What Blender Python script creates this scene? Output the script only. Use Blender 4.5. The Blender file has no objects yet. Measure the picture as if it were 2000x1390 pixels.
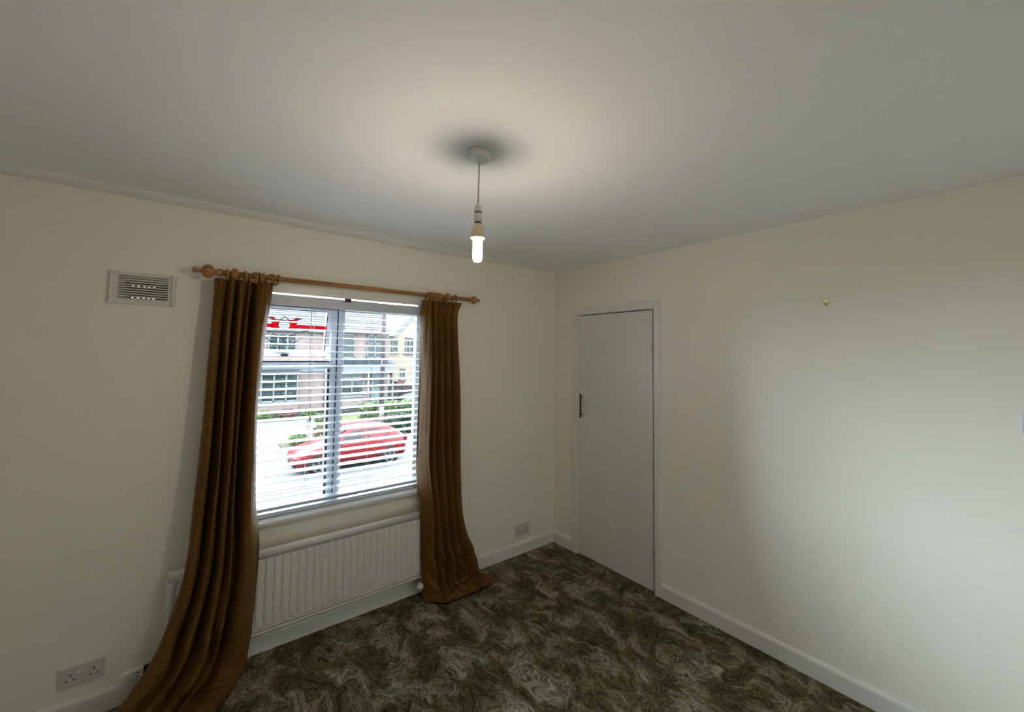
import bpy, math, random
from mathutils import Vector, Matrix, noise
R_ = math.radians
sc = bpy.context.scene
C = sc.collection
PI = math.pi

# ------------------------------------------------------------------ camera
cam = bpy.data.cameras.new('camera'); camo = bpy.data.objects.new('camera', cam); C.objects.link(camo)
yaw, pitch, roll = 0.9030, 0.0536, 0.0133
fw = Vector((math.cos(yaw)*math.cos(pitch), math.sin(yaw)*math.cos(pitch), math.sin(pitch)))
r0 = Vector((math.sin(yaw), -math.cos(yaw), 0)); u0 = r0.cross(fw)
rt = r0*math.cos(roll)+u0*math.sin(roll); up = -r0*math.sin(roll)+u0*math.cos(roll)
m = Matrix((rt, up, -fw)).transposed().to_4x4(); m.translation = Vector((-2.6216, -2.6886, 1.6504))
camo.matrix_world = m
cam.sensor_width = 36.0; cam.lens = 36.0*800.18/2000.0
cam.shift_x = 0.0; cam.shift_y = (648.0-695.0)/2000.0
cam.clip_start = 0.02; cam.clip_end = 300
sc.camera = camo

# ------------------------------------------------------------------ light / exposure
sc.view_settings.view_transform = 'Standard'; sc.view_settings.look = 'None'
sc.view_settings.exposure = 0.0; sc.view_settings.gamma = 1.0
sc.view_settings.use_curve_mapping = False
SKY = 66.0; SUN = 14.0; BULB = 288.0
w = bpy.data.worlds.new('sky'); sc.world = w; w.use_nodes = True
nt = w.node_tree; nt.nodes.clear()
wo = nt.nodes.new('ShaderNodeOutputWorld'); bg = nt.nodes.new('ShaderNodeBackground')
bg.inputs[0].default_value = (0.78, 0.92, 1.04, 1); bg.inputs[1].default_value = SKY
nt.links.new(bg.outputs[0], wo.inputs[0])
sl = bpy.data.lights.new('sun', 'SUN'); sl.energy = SUN; sl.angle = R_(1.5); sl.color = (1, .95, .86)
so = bpy.data.objects.new('sun', sl); C.objects.link(so); so.rotation_euler = (R_(38), 0, R_(-28))
so.location = (0, -8, 12)
pl = bpy.data.lights.new('sky_portal', 'AREA'); pl.shape = 'RECTANGLE'; pl.size = 1.30; pl.size_y = 1.34
po = bpy.data.objects.new('sky_portal', pl); C.objects.link(po); po.location = (-1.862, 0.33, 1.35)
po.rotation_euler = (R_(-90), 0, 0); pl.cycles.is_portal = True
cy = sc.cycles
cy.use_denoising = True
try: cy.denoiser = 'OPENIMAGEDENOISE'
except Exception: pass
cy.max_bounces = 10; cy.diffuse_bounces = 7; cy.glossy_bounces = 4; cy.transmission_bounces = 6; cy.transparent_max_bounces = 16
cy.sample_clamp_indirect = 0.0; cy.caustics_reflective = False; cy.caustics_refractive = False

# ------------------------------------------------------------------ materials
def S(r, g, b):
    f = lambda c: (c/255/12.92) if c/255 <= .04045 else ((c/255+.055)/1.055)**2.4
    return (f(r), f(g), f(b), 1)
class NT:
    def __init__(s, name):
        s.m = bpy.data.materials.new(name); s.m.use_nodes = True; s.t = s.m.node_tree
        s.b = s.t.nodes['Principled BSDF']; s.o = s.t.nodes['Material Output']
        s.co = None
    def n(s, typ, **k):
        x = s.t.nodes.new('ShaderNode'+typ)
        for a, v in k.items():
            if a.startswith('i_'):
                x.inputs[a[2:].replace('_', ' ')].default_value = v
            else: setattr(x, a, v)
        return x
    def l(s, a, b): s.t.links.new(a, b)
    def obj(s):
        if s.co is None: s.co = s.n('TexCoord')
        return s.co.outputs['Object']
    def noise(s, scale, detail=4, rough=.5, dist=0, vec=None, lac=2.0):
        x = s.n('TexNoise'); x.inputs['Scale'].default_value = scale; x.inputs['Detail'].default_value = detail
        x.inputs['Roughness'].default_value = rough; x.inputs['Distortion'].default_value = dist; x.inputs['Lacunarity'].default_value = lac
        s.l(vec or s.obj(), x.inputs['Vector']); return x
    def ramp(s, fac, stops, interp='LINEAR'):
        r = s.n('ValToRGB'); r.color_ramp.interpolation = interp
        e = r.color_ramp.elements
        while len(e) < len(stops): e.new(.5)
        for i, (p, c) in enumerate(stops): e[i].position = p; e[i].color = c if len(c) == 4 else (*c, 1)
        s.l(fac, r.inputs[0]); return r
    def mix(s, fac, a, b, mode='MIX'):
        x = s.n('Mix', data_type='RGBA', blend_type=mode)
        for sock, v in ((x.inputs[0], fac), (x.inputs[6], a), (x.inputs[7], b)):
            if hasattr(v, 'default_value') and hasattr(v, 'links'): s.l(v, sock)
            elif isinstance(v, (int, float)): sock.default_value = v
            else: sock.default_value = v
        return x.outputs[2]
    def math(s, op, a, b=None, c=None):
        x = s.n('Math', operation=op)
        for i, v in enumerate((a, b, c)):
            if v is None: continue
            if isinstance(v, (int, float)): x.inputs[i].default_value = v
            else: s.l(v, x.inputs[i])
        return x.outputs[0]
    def bump(s, h, strength=.3, dist=.01):
        x = s.n('Bump'); x.inputs['Strength'].default_value = strength; x.inputs['Distance'].default_value = dist
        s.l(h, x.inputs['Height']); s.l(x.outputs[0], s.b.inputs['Normal']); return x
def mat(name, col, rough=.5, metal=0, spec=.5, var=0, vs=20, bump=0, bs=80, bd=.002, coat=0, sheen=0):
    t = NT(name); b = t.b
    b.inputs['Roughness'].default_value = rough; b.inputs['Metallic'].default_value = metal
    b.inputs['Specular IOR Level'].default_value = spec; b.inputs['Coat Weight'].default_value = coat
    b.inputs['Sheen Weight'].default_value = sheen
    n1 = t.noise(vs, 5, .6)
    d = tuple(c*(1-var) for c in col[:3])+(1,); l_ = tuple(min(1, c*(1+var)) for c in col[:3])+(1,)
    rp = t.ramp(n1.outputs['Fac'], [(.3, d), (.7, l_)]); t.l(rp.outputs[0], b.inputs['Base Color'])
    if bump:
        n2 = t.noise(bs, 4, .6); t.bump(n2.outputs['Fac'], bump, bd)
    return t.m

M = {}
M['wall'] = mat('magnolia_wall_paint', (.83, .795, .71, 1), .75, spec=.25, var=.012, vs=1.6, bump=.25, bs=55, bd=.0015)
M['ceil'] = mat('ceiling_paint', (.86, .85, .83, 1), .85, spec=.2, var=.012, vs=2, bump=.2, bs=40, bd=.0015)
M['gloss'] = mat('white_gloss_paint', (.74, .73, .70, 1), .28, spec=.5, var=.02, vs=6, bump=.12, bs=30, bd=.001)
M['doorp'] = mat('door_gloss_paint', (.70, .685, .65, 1), .3, spec=.5, var=.02, vs=3, bump=.25, bs=22, bd=.001)
M['rad'] = mat('radiator_enamel', (.72, .70, .67, 1), .35, var=.015)
M['upvc'] = mat('white_upvc', (.56, .57, .59, 1), .4, var=.01)
M['gasket'] = mat('black_rubber', (.012, .012, .014, 1), .6)
M['slat'] = mat('white_slat', (.56, .60, .66, 1), .38, var=.01)
M['cord'] = mat('white_cord', (.7, .7, .7, 1), .8)
M['plastic'] = mat('white_plastic', (.70, .695, .68, 1), .3, var=.01)
M['plastic_grey'] = mat('greyed_white_plastic', (.60, .585, .56, 1), .35, var=.01)
M['ventp'] = mat('white_vent_plastic', (.66, .64, .58, 1), .4, var=.01)
M['box'] = mat('bright_white_plastic', (.88, .87, .82, 1), .3, var=.01)
M['dark'] = mat('dark_hole_shade', (.01, .01, .01, 1), .9)  # near-black for holes and for shade put into gaps
M['blackp'] = mat('black_plastic', (.015, .015, .017, 1), .4)
M['brass'] = mat('polished_brass', (.85, .72, .25, 1), .18, metal=1)
M['steel'] = mat('painted_hinge_metal', (.55, .54, .5, 1), .4, metal=.3)
M['brownp'] = mat('dark_maroon_plastic', (.035, .008, .006, 1), .35, var=.1)
M['browncap'] = mat('brown_lamp_cap', (.16, .10, .07, 1), .4)
M['amber'] = mat('warm_lamp_base_plastic', (.72, .62, .42, 1), .4)
def wood():
    t = NT('golden_pine'); mp = t.n('Mapping'); t.l(t.obj(), mp.inputs[0]); mp.inputs['Scale'].default_value = (3, 40, 40)
    n = t.noise(1.5, 6, .6, .6, mp.outputs[0])
    r = t.ramp(n.outputs['Fac'], [(.25, (.20, .085, .022)), (.5, (.36, .165, .05)), (.75, (.45, .23, .08))])
    t.l(r.outputs[0], t.b.inputs['Base Color']); t.b.inputs['Roughness'].default_value = .35
    return t.m
M['wood'] = wood()
def curtain_mat():
    t = NT('gold_brown_damask'); b = t.b
    n0 = t.noise(9, 3, .5); mixv = t.n('MixRGB'); 
    dist = t.n('VectorMath', operation='MULTIPLY_ADD'); t.l(n0.outputs['Color'], dist.inputs[0]); dist.inputs[1].default_value = (.09, .09, .09); t.l(t.obj(), dist.inputs[2])
    n1 = t.noise(38, 3, .55, 1.4, dist.outputs[0])
    f = t.math('SUBTRACT', n1.outputs['Fac'], .5); f = t.math('ABSOLUTE', f)
    pat = t.ramp(f, [(.018, (1, 1, 1)), (.055, (0, 0, 0))])     # leafy scroll outlines
    fine = t.noise(420, 2, .6)
    cb = t.ramp(t.noise(3, 3).outputs['Fac'], [(.3, (.138, .066, .012)), (.7, (.178, .088, .018))])
    c2 = t.mix(t.math('MULTIPLY', pat.outputs[0], .55), cb.outputs[0], (.062, .024, .005, 1))
    c3 = t.mix(.25, c2, fine.outputs['Color'], 'OVERLAY')
    t.l(c3, b.inputs['Base Color']); b.inputs['Roughness'].default_value = .55
    b.inputs['Sheen Weight'].default_value = .10; b.inputs['Sheen Roughness'].default_value = .3; b.inputs['Sheen Tint'].default_value = (1, .72, .30, 1)
    b.inputs['Specular IOR Level'].default_value = .12
    h = t.math('ADD', t.math('MULTIPLY', pat.outputs[0], -.6), t.math('MULTIPLY', fine.outputs['Fac'], .35))
    t.bump(h, .5, .0022)
    return t.m
M['curtain'] = curtain_mat()
def carpet():
    t = NT('olive_marbled_carpet'); b = t.b
    mp = t.n('Mapping'); t.l(t.obj(), mp.inputs[0]); mp.inputs['Scale'].default_value = (1.45, .95, 1); mp.inputs['Rotation'].default_value = (0, 0, R_(-16))
    V = mp.outputs[0]
    def warp(vec, scale, amt, det=3, dist=0):
        a = t.noise(scale, det, .55, dist, vec)
        c = t.n('VectorMath', operation='SUBTRACT'); t.l(a.outputs['Color'], c.inputs[0]); c.inputs[1].default_value = (.5, .5, .5)
        w_ = t.n('VectorMath', operation='MULTIPLY_ADD'); t.l(c.outputs[0], w_.inputs[0]); w_.inputs[1].default_value = (amt, amt, 0); t.l(vec, w_.inputs[2]); return w_.outputs[0]
    w1 = warp(V, 2.4, .55); w2 = warp(w1, 8.0, .15); w3 = warp(w2, 26.0, .05)
    F = t.noise(5.2, 9, .60, .2, w2).outputs['Fac']
    Fb = t.noise(1.9, 2, .5, 0, V).outputs['Fac']
    F2 = t.math('ADD', F, t.math('MULTIPLY', t.math('SUBTRACT', Fb, .5), .22))
    base = t.ramp(F2, [(.38, (.056, .041, .010)), (.45, (.112, .088, .029)), (.505, (.185, .155, .068)), (.535, (.315, .272, .170)), (.60, (.43, .385, .275)), (.70, (.51, .465, .35))])
    def lines(src, k, w0, w1_):
        fr = t.math('FRACT', t.math('MULTIPLY', src, k)); d = t.math('ABSOLUTE', t.math('SUBTRACT', fr, .5))
        return t.ramp(d, [(w0, (1, 1, 1)), (w1_, (0, 0, 0))]).outputs[0]
    l1 = lines(F, 15.0, .05, .17)
    n5 = t.noise(30, 5, .7, .6, w2).outputs['Fac']
    m5 = t.ramp(n5, [(.40, (0, 0, 0)), (.56, (1, 1, 1))]).outputs[0]
    c1 = t.mix(t.math('MULTIPLY', t.math('MULTIPLY', l1, m5), .80), base.outputs[0], (.028, .019, .006, 1))
    n7 = t.noise(13, 6, .68, .9, w3).outputs['Fac']
    rid = t.ramp(t.math('ABSOLUTE', t.math('SUBTRACT', n7, .5)), [(.010, (1, 1, 1)), (.045, (0, 0, 0))]).outputs[0]
    c1b = t.mix(t.math('MULTIPLY', rid, .75), c1, (.034, .024, .008, 1))
    # pale thin swirls over the olive parts
    n8 = t.noise(20, 5, .65, 1.5, w2).outputs['Fac']
    pal = t.ramp(t.math('ABSOLUTE', t.math('SUBTRACT', n8, .5)), [(.012, (1, 1, 1)), (.04, (0, 0, 0))]).outputs[0]
    c1c = t.mix(t.math('MULTIPLY', pal, .45), c1b, (.34, .31, .21, 1))
    # stipple
    n6 = t.noise(75, 5, .8, .8, w2).outputs['Fac']
    stp = t.ramp(n6, [(.40, (.14, .11, .06)), (.49, (1, 1, 1)), (.62, (1.0, 1.0, 1.0))])
    c2 = t.mix(.85, c1c, stp.outputs[0], 'MULTIPLY')
    t.l(c2, b.inputs['Base Color']); b.inputs['Roughness'].default_value = .95; b.inputs['Specular IOR Level'].default_value = .05
    b.inputs['Sheen Weight'].default_value = .05
    pile = t.noise(240, 3, .7); t.bump(t.math('ADD', pile.outputs['Fac'], t.math('MULTIPLY', F, .6)), .9, .006)
    return t.m
M['carpet'] = carpet()
def glass():
    t = NT('clear_window_glass'); t.t.nodes.remove(t.b)
    tr = t.n('BsdfTransparent'); gl = t.n('BsdfGlossy'); gl.inputs['Roughness'].default_value = .02
    fr = t.n('Fresnel'); fr.inputs[0].default_value = 1.45
    mx = t.n('MixShader'); t.l(fr.outputs[0], mx.inputs[0]); t.l(tr.outputs[0], mx.inputs[1]); t.l(gl.outputs[0], mx.inputs[2]); t.l(mx.outputs[0], t.o.inputs[0])
    tr.inputs[0].default_value = (.96, .98, .97, 1)
    return t.m
M['glass'] = glass()
def stained():
    t = NT('red_stained_glass'); t.t.nodes.remove(t.b)
    tr = t.n('BsdfTransparent'); tl = t.n('BsdfTranslucent'); tr.inputs[0].default_value = (.55, .03, .05, 1)
    n = t.noise(60, 2); r = t.ramp(n.outputs['Fac'], [(.3, (.75, .02, .04)), (.7, (.9, .12, .12))]); t.l(r.outputs[0], tl.inputs[0])
    mx = t.n('MixShader'); mx.inputs[0].default_value = .06; t.l(tr.outputs[0], mx.inputs[1]); t.l(tl.outputs[0], mx.inputs[2]); t.l(mx.outputs[0], t.o.inputs[0])
    return t.m
M['stained'] = stained()
def emis(name, col, s):
    t = NT(name); t.b.inputs['Base Color'].default_value = (.9, .85, .75, 1)
    t.b.inputs['Emission Color'].default_value = col; t.b.inputs['Emission Strength'].default_value = s; return t.m
M['tube'] = emis('lit_lamp_tube', (1, .84, .68, 1), BULB)
# outdoors
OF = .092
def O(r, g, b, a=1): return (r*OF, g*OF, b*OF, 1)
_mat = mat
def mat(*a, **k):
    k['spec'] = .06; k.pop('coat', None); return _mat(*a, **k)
def brick(name, c1, c2, mortar, sc_=1):
    t = NT(name); mp = t.n('Mapping'); t.l(t.obj(), mp.inputs[0]); mp.inputs['Rotation'].default_value = (R_(90), 0, 0)
    br = t.n('TexBrick'); t.l(mp.outputs[0], br.inputs[0]); br.inputs['Scale'].default_value = 1; br.inputs['Brick Width'].default_value = .225; br.inputs['Row Height'].default_value = .075
    br.inputs['Mortar Size'].default_value = .01; br.inputs['Color1'].default_value = c1; br.inputs['Color2'].default_value = c2; br.inputs['Mortar'].default_value = mortar
    t.l(br.outputs[0], t.b.inputs['Base Color']); t.b.inputs['Roughness'].default_value = .9; return t.m
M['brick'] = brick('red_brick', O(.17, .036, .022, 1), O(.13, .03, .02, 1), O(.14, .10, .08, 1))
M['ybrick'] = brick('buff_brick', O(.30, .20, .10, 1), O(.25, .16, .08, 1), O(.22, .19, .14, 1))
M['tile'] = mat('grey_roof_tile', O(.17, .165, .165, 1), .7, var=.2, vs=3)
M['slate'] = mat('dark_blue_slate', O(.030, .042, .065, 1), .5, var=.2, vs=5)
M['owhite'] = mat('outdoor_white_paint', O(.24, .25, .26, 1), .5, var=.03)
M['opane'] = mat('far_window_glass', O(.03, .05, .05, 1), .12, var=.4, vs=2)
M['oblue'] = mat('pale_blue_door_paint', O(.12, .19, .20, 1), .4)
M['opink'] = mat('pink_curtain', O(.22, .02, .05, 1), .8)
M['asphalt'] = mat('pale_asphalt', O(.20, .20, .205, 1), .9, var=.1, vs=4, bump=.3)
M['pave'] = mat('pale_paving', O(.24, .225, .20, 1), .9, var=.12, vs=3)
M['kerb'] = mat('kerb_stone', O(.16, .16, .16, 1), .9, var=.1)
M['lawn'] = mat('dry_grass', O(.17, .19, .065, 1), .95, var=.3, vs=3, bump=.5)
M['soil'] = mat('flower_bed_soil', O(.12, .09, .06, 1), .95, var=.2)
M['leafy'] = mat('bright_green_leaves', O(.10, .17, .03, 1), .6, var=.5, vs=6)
M['leafd'] = mat('dark_green_leaves', O(.025, .06, .035, 1), .6, var=.5, vs=5)  # also carries the shade painted on the near hedge front
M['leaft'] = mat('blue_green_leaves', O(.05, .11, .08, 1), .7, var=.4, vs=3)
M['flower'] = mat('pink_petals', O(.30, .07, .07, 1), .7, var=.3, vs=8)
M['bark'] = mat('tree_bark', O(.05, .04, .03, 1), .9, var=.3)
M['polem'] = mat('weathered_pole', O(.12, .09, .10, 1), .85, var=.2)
M['polew'] = mat('pale_lower_pole', O(.26, .22, .22, 1), .8, var=.05)  # paler colour of the lower pole
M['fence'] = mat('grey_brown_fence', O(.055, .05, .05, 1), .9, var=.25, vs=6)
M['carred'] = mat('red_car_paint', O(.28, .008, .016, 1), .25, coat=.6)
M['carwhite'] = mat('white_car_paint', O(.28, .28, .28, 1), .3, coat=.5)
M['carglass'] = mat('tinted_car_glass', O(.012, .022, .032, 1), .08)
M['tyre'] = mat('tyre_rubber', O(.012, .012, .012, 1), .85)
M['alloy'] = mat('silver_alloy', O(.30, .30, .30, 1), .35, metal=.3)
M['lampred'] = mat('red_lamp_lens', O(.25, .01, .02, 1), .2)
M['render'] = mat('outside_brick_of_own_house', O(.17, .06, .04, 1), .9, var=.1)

mat = _mat
# ------------------------------------------------------------------ mesh helpers
class MB:
    def __init__(s): s.v = []; s.f = []; s.sm = []; s.mi = []
    def add(s, vs, fs, smooth=False, mi=0):
        o = len(s.v); s.v += [tuple(v) for v in vs]
        for f in fs: s.f.append(tuple(i+o for i in f)); s.sm.append(smooth); s.mi.append(mi)
        return s
    def box(s, x0, y0, z0, x1, y1, z1, mi=0, ch=0):
        if x0 > x1: x0, x1 = x1, x0
        if y0 > y1: y0, y1 = y1, y0
        if z0 > z1: z0, z1 = z1, z0
        vs = [(x0, y0, z0), (x1, y0, z0), (x1, y1, z0), (x0, y1, z0), (x0, y0, z1), (x1, y0, z1), (x1, y1, z1), (x0, y1, z1)]
        return s.add(vs, [(0, 3, 2, 1), (4, 5, 6, 7), (0, 1, 5, 4), (1, 2, 6, 5), (2, 3, 7, 6), (3, 0, 4, 7)], mi=mi)
    def lathe(s, prof, origin, axis='z', n=32, cap=True, mi=0):
        O = Vector(origin); A = {'x': Vector((1, 0, 0)), 'y': Vector((0, 1, 0)), 'z': Vector((0, 0, 1))}[axis] if isinstance(axis, str) else Vector(axis).normalized()
        P = A.orthogonal().normalized(); Q = A.cross(P)
        vs = []; fs = []
        for (r, h) in prof:
            for i in range(n):
                a = 2*PI*i/n; vs.append(O+A*h+(P*math.cos(a)+Q*math.sin(a))*r)
        for j in range(len(prof)-1):
            for i in range(n):
                k = (i+1) % n; fs.append((j*n+i, j*n+k, (j+1)*n+k, (j+1)*n+i))
        if cap:
            fs.append(tuple(range(n-1, -1, -1))); fs.append(tuple((len(prof)-1)*n+i for i in range(n)))
        return s.add(vs, fs, True, mi)
    def cyl(s, a, b, r, n=16, r2=None, mi=0):
        a = Vector(a); b = Vector(b); return s.lathe([(r, 0), (r if r2 is None else r2, (b-a).length)], a, (b-a), n, mi=mi)
    def tube(s, pts, r, n=8, mi=0, closed=False):
        pts = [Vector(p) for p in pts]; L = len(pts); vs = []; fs = []
        prev = None
        for i, p in enumerate(pts):
            if closed: t = pts[(i+1) % L]-pts[i-1]
            else: t = pts[min(i+1, L-1)]-pts[max(i-1, 0)]
            t.normalize()
            if prev is None: u = t.orthogonal().normalized()
            else: u = (prev-t*prev.dot(t)).normalized()
            prev = u; q = t.cross(u)
            rr = r[i] if isinstance(r, (list, tuple)) else r
            for k in range(n): a = 2*PI*k/n; vs.append(p+(u*math.cos(a)+q*math.sin(a))*rr)
        for i in range(L if closed else L-1):
            j = (i+1) % L
            for k in range(n): k2 = (k+1) % n; fs.append((i*n+k, i*n+k2, j*n+k2, j*n+k))
        if not closed: fs.append(tuple(range(n-1, -1, -1))); fs.append(tuple((L-1)*n+k for k in range(n)))
        return s.add(vs, fs, True, mi)
    def prism(s, poly, d, mi=0, smooth=False):
        """poly: list of 3D pts (planar), extruded by vector d"""
        d = Vector(d); n = len(poly); P = [Vector(p) for p in poly]
        fs = [tuple(range(n-1, -1, -1)), tuple(range(n, 2*n))]+[(i, (i+1) % n, n+(i+1) % n, n+i) for i in range(n)]
        return s.add(P+[p+d for p in P], fs, smooth, mi)
    def grid(s, rows, smooth=True, mi=0, closeu=False):
        nr = len(rows); nc = len(rows[0]); vs = [p for r in rows for p in r]; fs = []
        for j in range(nr-1):
            for i in range(nc-1+(1 if closeu else 0)):
                k = (i+1) % nc; fs.append((j*nc+i, j*nc+k, (j+1)*nc+k, (j+1)*nc+i))
        return s.add(vs, fs, smooth, mi)
    def build(s, name, mats, parent=None, bevel=0, seg=2, solid=0, recalc=True, **props):
        me = bpy.data.meshes.new(name); me.from_pydata(s.v, [], s.f)
        if not isinstance(mats, (list, tuple)): mats = [mats]
        for mm in mats: me.materials.append(mm)
        me.polygons.foreach_set('use_smooth', s.sm); me.polygons.foreach_set('material_index', s.mi); me.update()
        if recalc and len(s.f) < 60000:
            import bmesh
            bm = bmesh.new(); bm.from_mesh(me); bmesh.ops.recalc_face_normals(bm, faces=bm.faces); bm.to_mesh(me); bm.free()
        o = bpy.data.objects.new(name, me); C.objects.link(o)
        if parent: o.parent = parent
        if bevel:
            b = o.modifiers.new('bevel', 'BEVEL'); b.width = bevel; b.segments = seg; b.limit_method = 'ANGLE'; b.angle_limit = R_(35)
            me.polygons.foreach_set('use_smooth', [True]*len(s.f))
            b.harden_normals = True
        if solid:
            q = o.modifiers.new('solid', 'SOLIDIFY'); q.thickness = solid; q.offset = 0
        for k, v in props.items(): o[k] = v
        return o
def tag(o, label, cat, group=None):
    o['label'] = label; o['category'] = cat
    if group: o['group'] = group
    return o
def thing(name, label, cat, loc=(0, 0, 0), group=None):
    o = bpy.data.objects.new(name, None); C.objects.link(o); o.location = loc; o.empty_display_size = .05
    return tag(o, label, cat, group)
def struct(o, label=None):
    o['kind'] = 'structure'
    if label: o['label'] = label
    return o
# children of an Empty placed at loc are given in world coordinates through this shift
class At:
    def __init__(s, root): s.r = root; s.loc = root.location.copy()
    def __call__(s, mb, name, mats, **k):
        par = k.pop('parent', s.r)
        mb.v = [tuple(Vector(v)-s.loc) for v in mb.v]
        return mb.build(name, mats, par, **k)

# ================================================================== ROOM SHELL
H = 2.4; XL = -3.6; YB = -3.45; WT = .30
WX0, WX1, WZ0, WZ1 = -2.50, -1.225, .690, 2.014      # window opening
VX0, VX1, VZ0, VZ1 = -2.895, -2.715, 1.885, 2.005    # vent hole
# window wall (y 0 .. .3)
mb = MB()
mb.box(XL-.3, 0, -.3, VX0, WT, H+.3); mb.box(VX0, 0, -.3, VX1, WT, VZ0); mb.box(VX0, 0, VZ1, VX1, WT, H+.3)
mb.box(VX1, 0, -.3, WX0, WT, H+.3); mb.box(WX0, 0, -.3, WX1, WT, WZ0); mb.box(WX0, 0, WZ1, WX1, WT, H+.3); mb.box(WX1, 0, -.3, .3, WT, H+.3)
struct(mb.build('wall_front', M['wall']), 'magnolia painted wall with the window and the radiator')
# right wall with cupboard door opening
DY0, DY1, DZ = -.298, -1.012, 1.992
mb = MB()
mb.box(0, 0, -.3, WT, DY0, H+.3); mb.box(0, DY0, DZ, WT, DY1, H+.3); mb.box(0, DY1, -.3, WT, YB-.3, H+.3); mb.box(.12, DY0, -.3, WT, DY1, DZ); mb.box(0, DY0, -.3, WT, DY1, -.012)
struct(mb.build('wall_right', M['wall']), 'magnolia painted wall with the narrow cupboard door')
struct(MB().box(XL-.3, -.0, -.3, XL, YB-.3, H+.3).build('wall_left', M['wall']))
struct(MB().box(XL, YB, -.3, 0, YB-.3, H+.3).build('wall_back', M['wall']))
struct(MB().box(XL, 0, -.25, 0, YB, 0).build('floor', M['carpet']), 'olive and beige marbled carpet')
struct(MB().box(XL, 0, H, 0, YB, H+.25).build('ceiling', M['ceil']), 'off white painted ceiling')
# shallow plaster fillet along the ceiling edge over the window
rows = []
prof = [(0, -.012), (-.012, -.013), (-.04, -.0115), (-.07, -.008), (-.10, -.003), (-.118, .0005), (-.118, .004), (0, .004)]
for i in range(61):
    x = XL+i*(3.6-.25)/60; k = min(1, max(0, (-.25-x)/.7)); wv = .006*noise.noise((x*1.7, 0, 0))
    rows.append([(x, (y*(.55+.45*k)+ (wv if y < -.05 else 0)), H+(z if z > 0 else z*k)) for y, z in prof])
struct(MB().grid(rows, closeu=True).build('trim_1', M['ceil']), 'shallow plaster fillet where ceiling meets the window wall')
# skirting boards
def skirt(name, pts, label, capa=True):
    """pts: list of (x,y) along wall with inward normal"""
    (x0, y0), (x1, y1), (nx, ny) = pts
    prof = [(0, 0), (.017, 0), (.017, .078), (.0145, .086), (.009, .092), (.005, .0975), (0, .0985)]
    vs = []; fs = []; n = len(prof)
    for (x, y) in ((x0, y0), (x1, y1)):
        for d, z in prof: vs.append((x+nx*d, y+ny*d, z))
    fs = [(i, (i+1) % n, n+(i+1) % n, n+i) for i in range(n)]+[tuple(range(n)), tuple(range(2*n-1, n-1, -1))]
    o = MB().add(vs, fs).build(name, M['gloss']); return struct(o, label)
skirt('baseboard_front', ((XL, 0), (0, 0), (0, -1)), 'white gloss skirting board under the window wall')
skirt('baseboard_right', ((0, -1.068), (0, YB), (-1, 0)), 'white gloss skirting board to the right of the door')
skirt('trim_2', ((0, -.017), (0, -.226), (-1, 0)), 'short white skirting piece in the corner left of the door')
skirt('baseboard_back', ((XL, YB), (0, YB), (0, 1)), None)
skirt('baseboard_left', ((XL, 0), (XL, YB), (1, 0)), None)

# ------------------------------------------------------------------ door_1 (cupboard door in the right wall)
d1 = bpy.data.objects.new('door_1', None); C.objects.link(d1); d1.location = (0, -.65, 0); struct(d1, 'flush white cupboard door with a small dark pull')
A = At(d1)
slab = A(MB().box(-.002, -.303, .010, .036, -.9990, 1.981), 'door_slab', M['doorp'], bevel=.0015)
def archi(pa, pb, wid, inner):   # flat architrave piece with slim rounded step
    pass
fr = MB()
def frame_poly(y0, z0, y1, z1, w):
    # mitred picture-frame style top + two sides, profile stepped
    for (a, t) in ((0, .014), (.012, .019)):
        ys0, ys1, zt = y0-a, y1+a, z1-a
        fr_in0, fr_in1, ztin = y0-w+ (a*.5), y1+w*.80-(a*.5), z1-w+(a*.5)
        fr.prism([(0, ys0, 0), (0, ys0, zt), (0, fr_in0, ztin), (0, fr_in0, 0)], (-t, 0, 0))
        fr.prism([(0, ys1, 0), (0, ys1, zt), (0, fr_in1, ztin), (0, fr_in1, 0)], (-t, 0, 0))
        fr.prism([(0, ys0, zt), (0, ys1, zt), (0, fr_in1, ztin), (0, fr_in0, ztin)], (-t, 0, 0))
frame_poly(-.226, 0, -1.068, 2.050, .062)
# door lining inside the opening
A(fr, 'architrave', M['gloss'], bevel=.002)
ln = MB(); ln.box(.001, -.298, 0, .12, -.2995, 1.992).box(.001, -1.0065, 0, .12, -1.012, 1.992).box(.001, -.298, 1.987, .12, -1.012, 1.992)
A(ln, 'door_lining', M['gloss'])
for zc in (1.705, .290):
    h = MB(); h.cyl((-.006, -1.0035, zc-.038), (-.006, -1.0035, zc+.038), .0052, 10)
    for k in (-.016, 0, .016): h.cyl((-.006, -1.0035, zc+k-.0008), (-.006, -1.0035, zc+k+.0008), .0060, 10)
    h.box(-.0035, -.990, zc-.038, -.001, -1.003, zc+.038)
    A(h, 'hinge', M['steel'])
hd = MB()
pts = []
for i in range(25):
    t = i/24; z = 1.128+.197*t; pts.append((-.030-.004*math.sin(PI*t), -.338, z))
rowz = []
hd.box(-.036, -.3455, 1.127, -.026, -.3315, 1.326)
A(hd, 'handle', M['brownp'], bevel=.003)
hs = MB(); hs.cyl((0.002, -.338, 1.155), (-.030, -.338, 1.155), .005, 10); hs.cyl((.002, -.338, 1.298), (-.030, -.338, 1.298), .005, 10)
A(hs, 'handle_post', M['brownp'])
struct(MB().box(.0365, -.2995, .0, .0368, -1.0085, 1.987).build('trim_3', M['dark']), 'dark sheet for painted shade behind the cupboard door')  # black sheet darkens the door gap in place of real shade

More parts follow.
